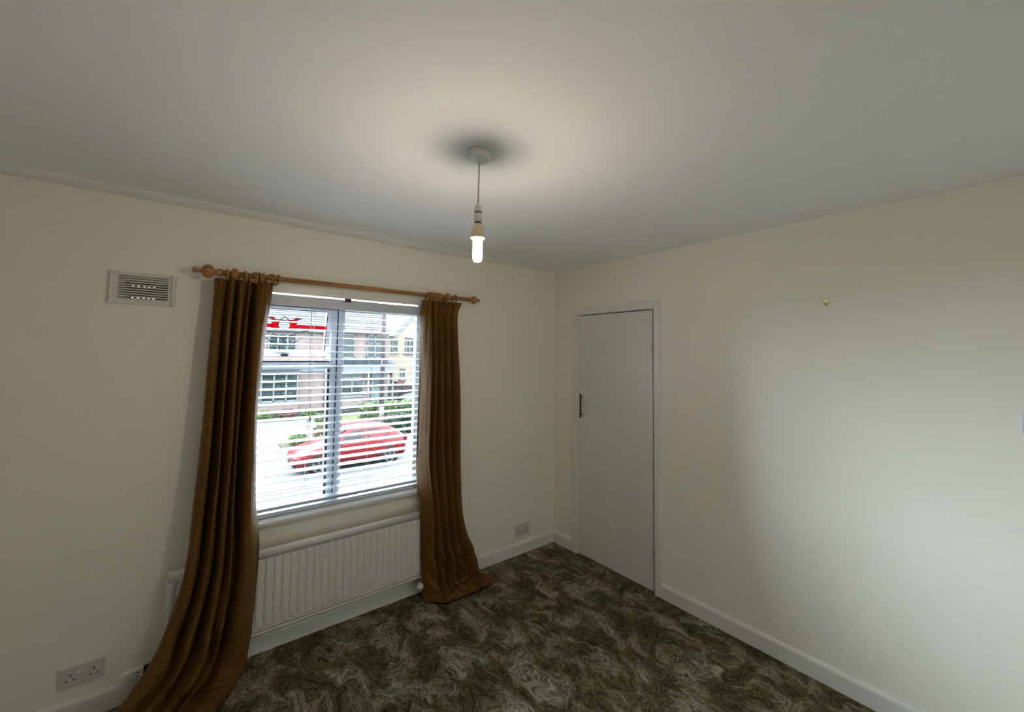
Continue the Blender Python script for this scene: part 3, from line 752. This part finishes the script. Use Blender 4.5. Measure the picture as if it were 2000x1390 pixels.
for i in range(10):
    a = PI/2+2*PI*i/10; r = .0150 if i % 2 == 0 else .0085; star.append((0, -2.027+r*math.cos(a), 1.940+r*math.sin(a)))
A(MB().prism(star, (-.004, 0, 0)), 'star_plate', M['brass'], bevel=.0012)
A(MB().lathe([(.0060, 0), (.0075, .004), (.0070, .010), (.003, .013)], (-.004, -2.027, 1.940), (-1, 0, 0), 16), 'knob', M['brass'])
jh = MB(); jh.tube([(-.004, -2.027, 1.930), (-.012, -2.027, 1.925), (-.020, -2.027, 1.928), (-.022, -2.027, 1.936)], .0022, 8); A(jh, 'hook_arm', M['brass'])

# ================================================================== OUTDOORS
G = -2.55
struct(MB().box(-60, .31, G-.3, 90, 11.2, G-.12).build('ground', M['asphalt']), None)
struct(MB().box(-60, 11.2, G-.3, 90, 15.6, G).build('road', M['asphalt']), 'pale sunlit road surface')
struct(MB().box(-60, 15.6, G-.3, 90, 90, G+.02).build('pavement', M['pave']), 'pale paved forecourts beyond the road')
kb = bpy.data.objects.new('kerb', None); C.objects.link(kb); kb.location = (0, 15.6, G); kb['kind'] = 'structure'
kme = MB().box(-.45, -.06, 0, .45, .06, .10).build('kerb_stone', M['kerb'], kb); kme.location = (-8.0, 0, 0)
for i in range(1, 22):
    o = kme.copy(); C.objects.link(o); o.parent = kb; o.location = (-8.0+i*.915, 0, 0)

# houses -----------------------------------------------------------
def roof_rows(mbx, x0, x1, y0, z0, y1, z1, n, up=.04):
    for i in range(n):
        a = i/n; b = (i+1)/n
        ya, yb = y0+(y1-y0)*a, y0+(y1-y0)*b+.05; za, zb = z0+(z1-z0)*a, z0+(z1-z0)*b
        mbx.add([(x0, ya, za), (x1, ya, za), (x1, ya, za+up), (x0, ya, za+up), (x0, yb, zb+.005), (x1, yb, zb+.005)],
                [(0, 1, 2, 3), (3, 2, 5, 4)])
def far_window(A, x0, z0, x1, z1, y, cols, transom=None, sill=True, pane=None, frame=None):
    f_ = MB(); t = .07
    f_.box(x0, y-.05, z0, x0+t, y+.05, z1).box(x1-t, y-.05, z0, x1, y+.05, z1).box(x0, y-.05, z0, x1, y+.05, z0+t).box(x0, y-.05, z1-t, x1, y+.05, z1)
    for k in range(1, cols): xc = x0+(x1-x0)*k/cols; f_.box(xc-.045, y-.05, z0, xc+.045, y+.05, z1)
    if transom: f_.box(x0, y-.05, transom-.04, x1, y+.05, transom+.04)
    if sill: f_.box(x0-.12, y-.12, z0-.10, x1+.12, y+.02, z0)
    w_ = A(f_, 'window', frame or M['owhite'])
    A(MB().box(x0+.03, y, z0+.03, x1-.03, y+.02, z1-.03), 'pane', pane or M['opane'], parent=w_)
    return w_
hA = thing('terraced_house', 'red brick terraced house with a wide ground floor window behind the fanlight', 'house', (1.2, 27, G)); A = At(hA)
FY = 27.0; HX = 5.22
A(MB().box(-6.0, FY, G, HX, FY+7, 3.05), 'wall', M['brick'])
rf = MB(); roof_rows(rf, -6.2, HX, FY-.35, 3.0, FY+3.6, 6.6, 22); A(rf, 'roof', M['tile'], kind='stuff')
A(MB().box(-6.2, FY-.36, 2.92, HX, FY-.26, 3.05), 'gutter', M['owhite'])
far_window(A, 1.30, 1.66, 2.90, 2.78, FY-.05, 3)
far_window(A, .30, -1.52, 3.0, .22, FY-.45, 4, -.25)
A(MB().box(.25, FY-.5, G, 3.05, FY, -1.60), 'bay_base', M['brick'])
A(MB().box(-1.2, FY-.6, .22, 3.1, FY, .30), 'bay_top', M['owhite'])
A(MB().box(-6, FY-.12, .30, HX, FY, .72), 'fascia', M['owhite'])
A(MB().box(-6, FY-.7, .60, 3.2, FY, .70), 'canopy', M['owhite'])
far_window(A, -3.2, 1.3, -1.2, 2.8, FY-.05, 2)
A(MB().cyl((4.72, FY-.08, G), (4.72, FY-.08, 3.0), .06, 8), 'downpipe', M['owhite'])
hB = thing('terraced_house', 'red brick terraced house with a slate porch roof and pale blue door', 'house', (7.1, 27, G)); A = At(hB)
A(MB().box(HX, FY, G, 9.0, FY+7, 3.12), 'wall', M['brick'])
rf = MB(); roof_rows(rf, HX, 9.15, FY-.35, 3.10, FY+3.6, 6.65, 22); A(rf, 'roof', M['tile'], kind='stuff')
A(MB().box(HX, FY-.36, 3.02, 9.15, FY-.26, 3.14), 'gutter', M['owhite'])
far_window(A, 5.80, 1.22, 6.62, 2.88, FY-.05, 1)
A(MB().box(5.62, FY-.03, 1.3, 5.80, FY+.0, 2.8), 'pink_curtain', M['opink'], label='pink curtain strip')
far_window(A, 7.47, 1.22, 8.65, 2.88, FY-.05, 2, 2.25)
pr = MB(); roof_rows(pr, HX, 9.25, FY-1.0, .74, FY, 1.16, 5); A(pr, 'porch_roof', M['slate'], kind='stuff')
A(MB().box(HX, FY-.95, .30, 9.05, FY-.85, .74), 'fascia', M['owhite'])
far_window(A, 5.60, -1.42, 7.20, .22, FY-.35, 2, -.15)
A(MB().box(5.5, FY-.4, G, 7.25, FY, -1.5), 'bay_base', M['brick'])
dd = A(MB().box(7.93, FY-.10, G+.1, 8.72, FY-.02, .14), 'front_door', M['oblue'], bevel=.01)
A(MB().box(8.05, FY-.12, -.9, 8.6, FY-.09, -.2), 'pane', M['opane'], parent=dd)
dp = MB(); dp.box(7.85, FY-.14, G+.1, 7.95, FY-.0, .22).box(8.70, FY-.14, G+.1, 8.82, FY-.0, .22).box(7.85, FY-.14, .12, 8.82, FY, .22); A(dp, 'door_frame', M['owhite'])
A(MB().cyl((7.36, FY-.9, G), (7.36, FY-.9, .5), .07, 8), 'porch_post', M['owhite'])
A(MB().box(9.0, FY-.02, G, 9.10, FY+.06, 3.1), 'bargeboard', M['owhite'])
hC = thing('gabled_house', 'buff brick house with a sloping gable edge beyond the terrace', 'house', (13, 31, G)); A = At(hC)
gy = 31.0
gb = MB(); gb.prism([(10.0, gy, G), (20, gy, G), (20, gy, 5.3), (16.6, gy, 9.0), (11.3, gy, 3.1), (10.0, gy, 3.1)], (0, 8, 0)); A(gb, 'gable_wall', M['ybrick'])
bb = MB(); bb.prism([(11.15, gy-.25, 3.0), (16.6, gy-.25, 9.1), (16.6, gy-.25, 9.45), (10.9, gy-.25, 3.12)], (0, .25, 0)); A(bb, 'bargeboard', M['owhite'])
rl = MB(); roof_rows(rl, 9.4, 11.2, gy-.4, 3.0, gy+3, 4.1, 8); A(rl, 'side_roof', M['owhite'], kind='stuff')
far_window(A, 10.93, 1.69, 11.46, 2.69, gy-.05, 1); far_window(A, 12.16, 1.62, 12.9, 2.95, gy-.05, 2); far_window(A, 11.80, -.64, 12.19, .26, gy-.05, 1)
A(MB().box(14.0, gy-.1, -1.6, 16.0, gy, .2), 'garage_door', M['owhite'])
# tree behind
def leaf_ball(mbx, c, rad, n, size, rng, squash=.8):
    for _ in range(n):
        while True:
            p = Vector((rng.uniform(-1, 1), rng.uniform(-1, 1), rng.uniform(-1, 1)))
            if .35 < p.length < 1: break
        q = Vector(c)+Vector((p.x*rad[0], p.y*rad[1], p.z*rad[2]))
        a = Vector((rng.uniform(-1, 1), rng.uniform(-1, 1), rng.uniform(-1, 1))).normalized(); b = a.orthogonal().normalized()
        s_ = size*rng.uniform(.6, 1.3)
        mbx.add([q-a*s_, q+b*s_*.55, q+a*s_, q-b*s_*.55], [(0, 1, 2, 3)])
rg = random.Random(11)
tr = thing('tree', 'blue-green leafy tree rising behind the terraced roof', 'tree', (15.5, 42, G)); A = At(tr)
tk = MB(); tk.tube([(15.5, 42, G), (15.6, 42, 1), (15.3, 42, 4.5)], [.35, .28, .15], 10)
for a in ((13.9, 41.5, 5.2), (17.2, 42.5, 5.5), (15.4, 41, 6.2)): tk.tube([(15.5, 42, 2.0), (Vector((15.5, 42, 2))+Vector(a))/2+Vector((0, 0, .6)), a], [.15, .1, .04], 6)
A(tk, 'trunk', M['bark'])
cr_ = MB()
for c in ((14.2, 41, 4.9), (15.8, 42, 6.0), (17.3, 42, 5.0), (15.2, 41, 3.8), (13.6, 42, 3.6), (16.6, 41, 4.0)): leaf_ball(cr_, c, (1.6, 1.4, 1.4), 520, .16, rg)
A(cr_, 'crown', M['leaft'], kind='stuff', recalc=False)
# telegraph pole
tp = thing('telegraph_pole', 'weathered wooden telegraph pole standing before the hedge gap', 'pole', (5.94, 19.77, G)); A = At(tp)
A(MB().tube([(5.94, 19.77, G+1.2), (5.94, 19.77, 6.5)], [.13, .10], 14), 'shaft', M['polem'])
A(MB().tube([(5.94, 19.77, G), (5.94, 19.77, G+1.2)], [.14, .13], 14), 'lower_shaft', M['polew'], label='pale lower stretch of the pole')
A(MB().box(5.3, 19.7, 5.9, 6.6, 19.85, 6.05), 'cross_arm', M['polem'])
A(MB().box(5.80, 19.60, .9, 5.86, 19.66, 1.3), 'number_plate', M['owhite'])
# hedges
def hedge(x0, y0, x1, y1, z1, lab, m_, n, seed, size=.09):
    t = thing('hedge', lab, 'hedge', ((x0+x1)/2, (y0+y1)/2, G)); A = At(t); g_ = random.Random(seed); q = MB()
    for _ in range(n):
        face = g_.random(); x = g_.uniform(x0, x1); y = g_.uniform(y0, y1); z = g_.uniform(G+.02, z1)
        if face < .45: y = y0+abs(g_.gauss(0, .06))
        elif face < .75: z = z1-abs(g_.gauss(0, .08))
        a = Vector((g_.uniform(-1, 1), g_.uniform(-1, 1), g_.uniform(-1, 1))).normalized(); b = a.orthogonal().normalized(); s_ = size*g_.uniform(.6, 1.4)
        c_ = Vector((x+.05*noise.noise((x*2, y*2, z*2)), y, z+.10*noise.noise((x*1.5, y*2, seed))))
        q.add([c_-a*s_, c_+b*s_*.6, c_+a*s_, c_-b*s_*.6], [(0, 1, 2, 3)])
    A(q, 'leaves', m_, kind='stuff', recalc=False)
    # woody core
    k = MB(); k.box(x0+.12, y0+.14, G, x1-.12, y1-.1, z1-.14); A(k, 'inner_branches', M['leafd'])
hedge(5.15, 20.25, 8.6, 21.3, G+1.28, 'bright green clipped hedge behind the telegraph pole', M['leafy'], 3600, 1)
hedge(5.35, 17.4, 8.9, 18.2, G+.95, 'hedge front nearer the road beside the red car, shade put into its leaf colour', M['leafd'], 3000, 2)  # darker leaves stand in for the hedge's shaded lower front
def shrub(x, y, rx, rz, lab, m_, n, seed, flowers=0, size=.07):
    t = thing('shrub', lab, 'shrub', (x, y, G)); A = At(t); g_ = random.Random(seed)
    st_ = MB()
    for k in range(5):
        a = 2*PI*k/5; st_.tube([(x, y, G), (x+rx*.4*math.cos(a), y+rx*.3*math.sin(a), G+rz*.8)], [.02, .008], 5)
    A(st_, 'stems', M['bark'])
    q = MB(); leaf_ball(q, (x, y, G+rz*.75), (rx, rx*.7, rz*.7), n, size, g_); A(q, 'leaves', m_, kind='stuff', recalc=False)
    if flowers:
        q = MB(); leaf_ball(q, (x, y-.1, G+rz*.95), (rx*.95, rx*.7, rz*.5), flowers, size*.9, g_); A(q, 'blossom', M['flower'], kind='stuff', recalc=False)
shrub(1.0, 25.3, .52, .5, 'yellow-green shrub at left of the far flower bed', M['leafy'], 420, 5)
shrub(2.25, 25.3, .52, .5, 'pink-flowering shrub in the middle of the far flower bed', M['leafd'], 260, 6, 420)
shrub(3.45, 25.3, .45, .5, 'fresh green shrub between the two pink ones in the far bed', M['leafy'], 420, 7)
shrub(4.55, 25.3, .42, .5, 'pink-flowering shrub at right of the far flower bed', M['leafd'], 200, 8, 320)
shrub(3.7, 23.3, .45, .4, 'small solitary green bush on the forecourt', M['leafy'], 350, 9)
shrub(1.35, 17.45, .40, .42, 'low green shrub at left of the near bed behind the red bonnet', M['leafy'], 420, 12)
shrub(2.32, 17.5, .42, .62, 'taller green shrub with a few blossoms in the near bed', M['leafy'], 480, 13, 90)
struct(MB().box(4.3, 21.6, G+.02, 7.0, 25.2, G+.05).build('lawn', M['lawn']), 'small dry front lawn')
struct(MB().box(.6, 25.2, G+.02, 5.0, 26.4, G+.08).build('flower_bed', M['soil']), 'far flower bed soil')
struct(MB().box(.7, 16.9, G+.02, 3.2, 18.1, G+.08).build('near_flower_bed', M['soil']), 'near flower bed soil')
gw = thing('garden_wall', 'low dark brick garden wall in front of the terrace', 'wall', (4, 26.3, G)); A = At(gw)
A(MB().box(-4, 26.35, G, 7.4, 26.55, G+.42), 'wall_body', M['fence']); A(MB().box(-4, 26.3, G+.42, 7.4, 26.6, G+.50), 'coping', M['kerb'])
fc = thing('garden_fence', 'dark grey panel fence between terrace and gabled house', 'fence', (11.5, 29.6, G)); A = At(fc)
bd = MB().box(-.11, -.01, 0, .11, .01, 1.45).build('board', M['fence'], fc); bd.location = (9.3-11.5, 0, 0)
for i in range(1, 20):
    o = bd.copy(); C.objects.link(o); o.parent = fc; o.location = (9.3-11.5+i*.235, 0, 0)
for k in range(3): A(MB().box(9.2+k*2.2, 29.5, G, 9.32+k*2.2, 29.62, G+1.6), 'post', M['fence'])
A(MB().box(9.2, 29.62, G+1.1, 13.8, 29.66, G+1.2), 'rail', M['fence'])
gl = thing('gate_post', 'white slim gate post right of the telegraph pole', 'post', (9.55, 27.2, G)); A = At(gl)
A(MB().box(9.49, 27.14, G, 9.61, 27.26, .1), 'shaft', M['owhite']); A(MB().box(9.46, 27.11, .1, 9.64, 27.29, .16), 'cap', M['owhite'])
ph = thing('garden_lantern', 'dark lantern on a short post before the buff house', 'lantern', (10.7, 30.4, G)); A = At(ph)
A(MB().cyl((10.7, 30.4, G), (10.7, 30.4, -.2), .06, 8), 'post', M['fence']); A(MB().lathe([(.10, 0), (.16, .1), (.16, .35), (.05, .5)], (10.7, 30.4, -.2), 'z', 8), 'lamp_head', M['fence'])
rb = thing('red_bin', 'red wheeled bin standing by the buff house wall', 'bin', (11.4, 30.2, G)); A = At(rb)
q = MB(); q.prism([(11.1, 30.0, -1.3), (11.65, 30.0, -1.3), (11.7, 30.0, -.85), (11.05, 30.0, -.85)], (0, .5, 0)); q.box(11.12, 30.05, G, 11.63, 30.45, -1.3); A(q, 'body', M['lampred'])
A(MB().box(11.02, 29.97, -.85, 11.73, 30.55, -.78), 'lid', M['lampred'])

# cars ---------------------------------------------------------------
def car(xf, xr, y0, wid, g, lab, paint, st, hgt=1.46, d=1):
    """nose at xf, tail at xr, near side plane y0"""
    t = thing('car', lab, 'car', ((xf+xr)/2, y0+wid/2, g)); A = At(t); L = xr-xf; yc = y0+wid/2
    # stations: s, z bottom, z belt, z top, half width at belt, half width at top
    ST = [(0.0, .42, .60, .62, .52, .40), (.02, .30, .64, .68, .70, .58), (.06, .24, .70, .76, .80, .66), (.14, .22, .78, .86, .84, .68), (.24, .20, .84, .95, .85, .68), (.285, .20, .88, 1.00, .85, .66),
          (.36, .20, .91, 1.22, .85, .63), (.44, .20, .93, 1.40, .85, .60), (.55, .20, .94, 1.46, .85, .60), (.70, .20, .96, 1.455, .85, .60), (.83, .20, .98, 1.40, .84, .59), (.90, .21, 1.0, 1.27, .82, .60), (.945, .23, 1.0, 1.10, .80, .64), (.975, .26, .96, 1.02, .78, .66), (.993, .32, .86, .90, .72, .6), (1.0, .40, .70, .74, .62, .5)]
    def stn(s): return cr([tuple(q) for q in ST], s)
    rows = []
    for i in range(61):
        s = i/60; zb, zm, zt, wb, wt = stn(s); sx = wid/1.7; k = hgt/1.46
        half = [(0, zb), (wb*.80, zb), (wb*.97, zb+.10), (wb*1.0, zb+(zm-zb)*.5), (wb*.985, zm-.05), (wb*.95, zm), (wt+(wb*.95-wt)*.5, zm+(zt-zm)*.52), (wt, zt-.05*min(1, (zt-zm)/.3)), (wt*.85, zt), (0, zt+.02)]
        ring_ = [(xf+s*L, yc-y*sx, g+z*k) for y, z in half]+[(xf+s*L, yc+y*sx, g+z*k) for y, z in reversed(half[1:-1])]
        rows.append(ring_)
    b_ = MB(); b_.grid(rows, closeu=True); n_ = len(rows[0]); b_.f += [tuple(range(n_)), tuple(60*n_+i for i in range(n_-1, -1, -1))]; b_.sm += [False]*2; b_.mi += [0]*2
    A(b_, 'body', paint)
    def sidept(s, f_):    # on the greenhouse side between belt (0) and roof (1)
        zb, zm, zt, wb, wt = stn(s); sx = wid/1.7; k = hgt/1.46
        y = (wb*.95)*(1-f_)+wt*f_; z = zm*(1-f_)+(zt-.05)*f_
        return xf+s*L, (y*sx+.012), g+z*k
    def sidewin(pts, name):
        for sg in (-1, 1):
            P_ = []
            for s, f_ in pts: x, y, z = sidept(s, f_); P_.append(Vector((x, yc+sg*y, z)))
            A(MB().prism(P_, (0, -sg*.02, 0)), name, M['carglass'])
    sidewin([(.355, .08), (.46, .06), (.575, .06), (.575, .88), (.50, .88), (.43, .78)], 'side_window')
    sidewin([(.60, .06), (.70, .07), (.80, .14), (.84, .45), (.80, .82), (.70, .88), (.60, .88)], 'side_window')
    # windscreen and rear window
    for (sa, sb_, nm) in ((.30, .43, 'windscreen'), (.935, .845, 'rear_window')):
        P_ = []
        for s, f_, e in ((sa, 0, .90), (sb_, 0, .92)):
            zb, zm, zt, wb, wt = stn(s); sx = wid/1.7; k = hgt/1.46
            P_.append((xf+s*L, wt*e*sx, g+(zt+.022)*k))
        (xa, ya, za), (xb, yb_, zb_) = P_
        A(MB().prism([(xa, yc-ya, za), (xa, yc+ya, za), (xb, yc+yb_, zb_), (xb, yc-yb_, zb_)], (0, 0, .012)), nm, M['carglass'])
    for s in (.185, .815):
        xw = xf+s*L
        for sg in (-1, 1):
            yw = yc+sg*(wid/2-.02); O = Vector((xw, yw, g+.31))
            A(MB().lathe([(.345, -.03), (.36, 0), (.345, .012)], O+Vector((0, sg*.0, .02)), (0, sg, 0), 28), 'wheel_arch', M['tyre'])
            wh = A(MB().lathe([(.20, -.10), (.29, -.10), (.31, -.07), (.31, .012), (.29, .035), (.20, .035)], O, (0, sg, 0), 32), 'wheel', M['tyre'])
            rim = MB(); rim.lathe([(.205, .025), (.215, .040), (.195, .042), (.19, .028)], O, (0, sg, 0), 28, cap=False); rim.lathe([(.04, .02), (.04, .045)], O, (0, sg, 0), 12)
            for k in range(5):
                a = 2*PI*k/5+.3; dx, dz = math.cos(a), math.sin(a); px, pz = -dz*.022, dx*.022; yy = yw+sg*.038
                rim.prism([(xw+dx*.03+px, yy, O.z+dz*.03+pz), (xw+dx*.03-px, yy, O.z+dz*.03-pz), (xw+dx*.20-px*1.3, yy, O.z+dz*.20-pz*1.3), (xw+dx*.20+px*1.3, yy, O.z+dz*.20+pz*1.3)], (0, sg*.008, 0))
            A(rim, 'rim', M['alloy'], parent=wh)
    for sg in (-1, 1):
        A(MB().prism([(xf+.10, yc+sg*.50, g+.62), (xf+.45, yc+sg*.80*wid/1.7, g+.76), (xf+.50, yc+sg*.82*wid/1.7, g+.66), (xf+.14, yc+sg*.62, g+.56)], (0, sg*.02, 0)), 'headlamp', M['alloy'])
        A(MB().box(xr-.16, yc+sg*(wid/2-.17), g+.72, xr-.02, yc+sg*(wid/2-.06), g+.96), 'tail_lamp', M['lampred'])
        mr = MB(); mr.lathe([(.02, -.10), (.07, -.07), (.085, 0), (.07, .06), (.02, .08)], (xf+.345*L, yc+sg*(wid/2+.06), g+.98), 'x', 12); A(mr, 'door_mirror', paint)
        A(MB().box(xf+.30*L, yc+sg*(wid/2-.015), g+.24, xf+.70*L, yc+sg*(wid/2+.006), g+.31), 'sill_strip', M['tyre'])
        for s in (.50, .72): A(MB().box(xf+s*L, yc+sg*(wid/2-.01), g+.84, xf+s*L+.15, yc+sg*(wid/2+.02), g+.87), 'door_handle', paint)
    A(MB().box(xf+.02, yc-.5, g+.26, xf+.12, yc+.5, g+.42), 'grille', M['tyre'])
    return t
car(.30, 4.24, 12.45, 1.70, G, 'red hatchback parked on the road below the window', M['carred'], 0)
car(10.6, 14.6, 27.0, 1.72, G+.02, 'white hatchback parked beyond the hedge by the buff house', M['carwhite'], 0)
# own-house brickwork beside the window outside
struct(MB().box(-14, .301, -2.85, XL-.3, .40, 5.6).box(.3, .301, -2.85, 8, .40, 5.6).box(XL-.3, .302, H+.3, .3, .4, 5.6).box(XL-.3, .301, -2.85, .3, .34, -.3).build('wall_outside', M['render']), None)
struct(MB().box(-14, -8, 5.3, 8, .5, 5.7).build('roof_own_house', M['tile']), None)
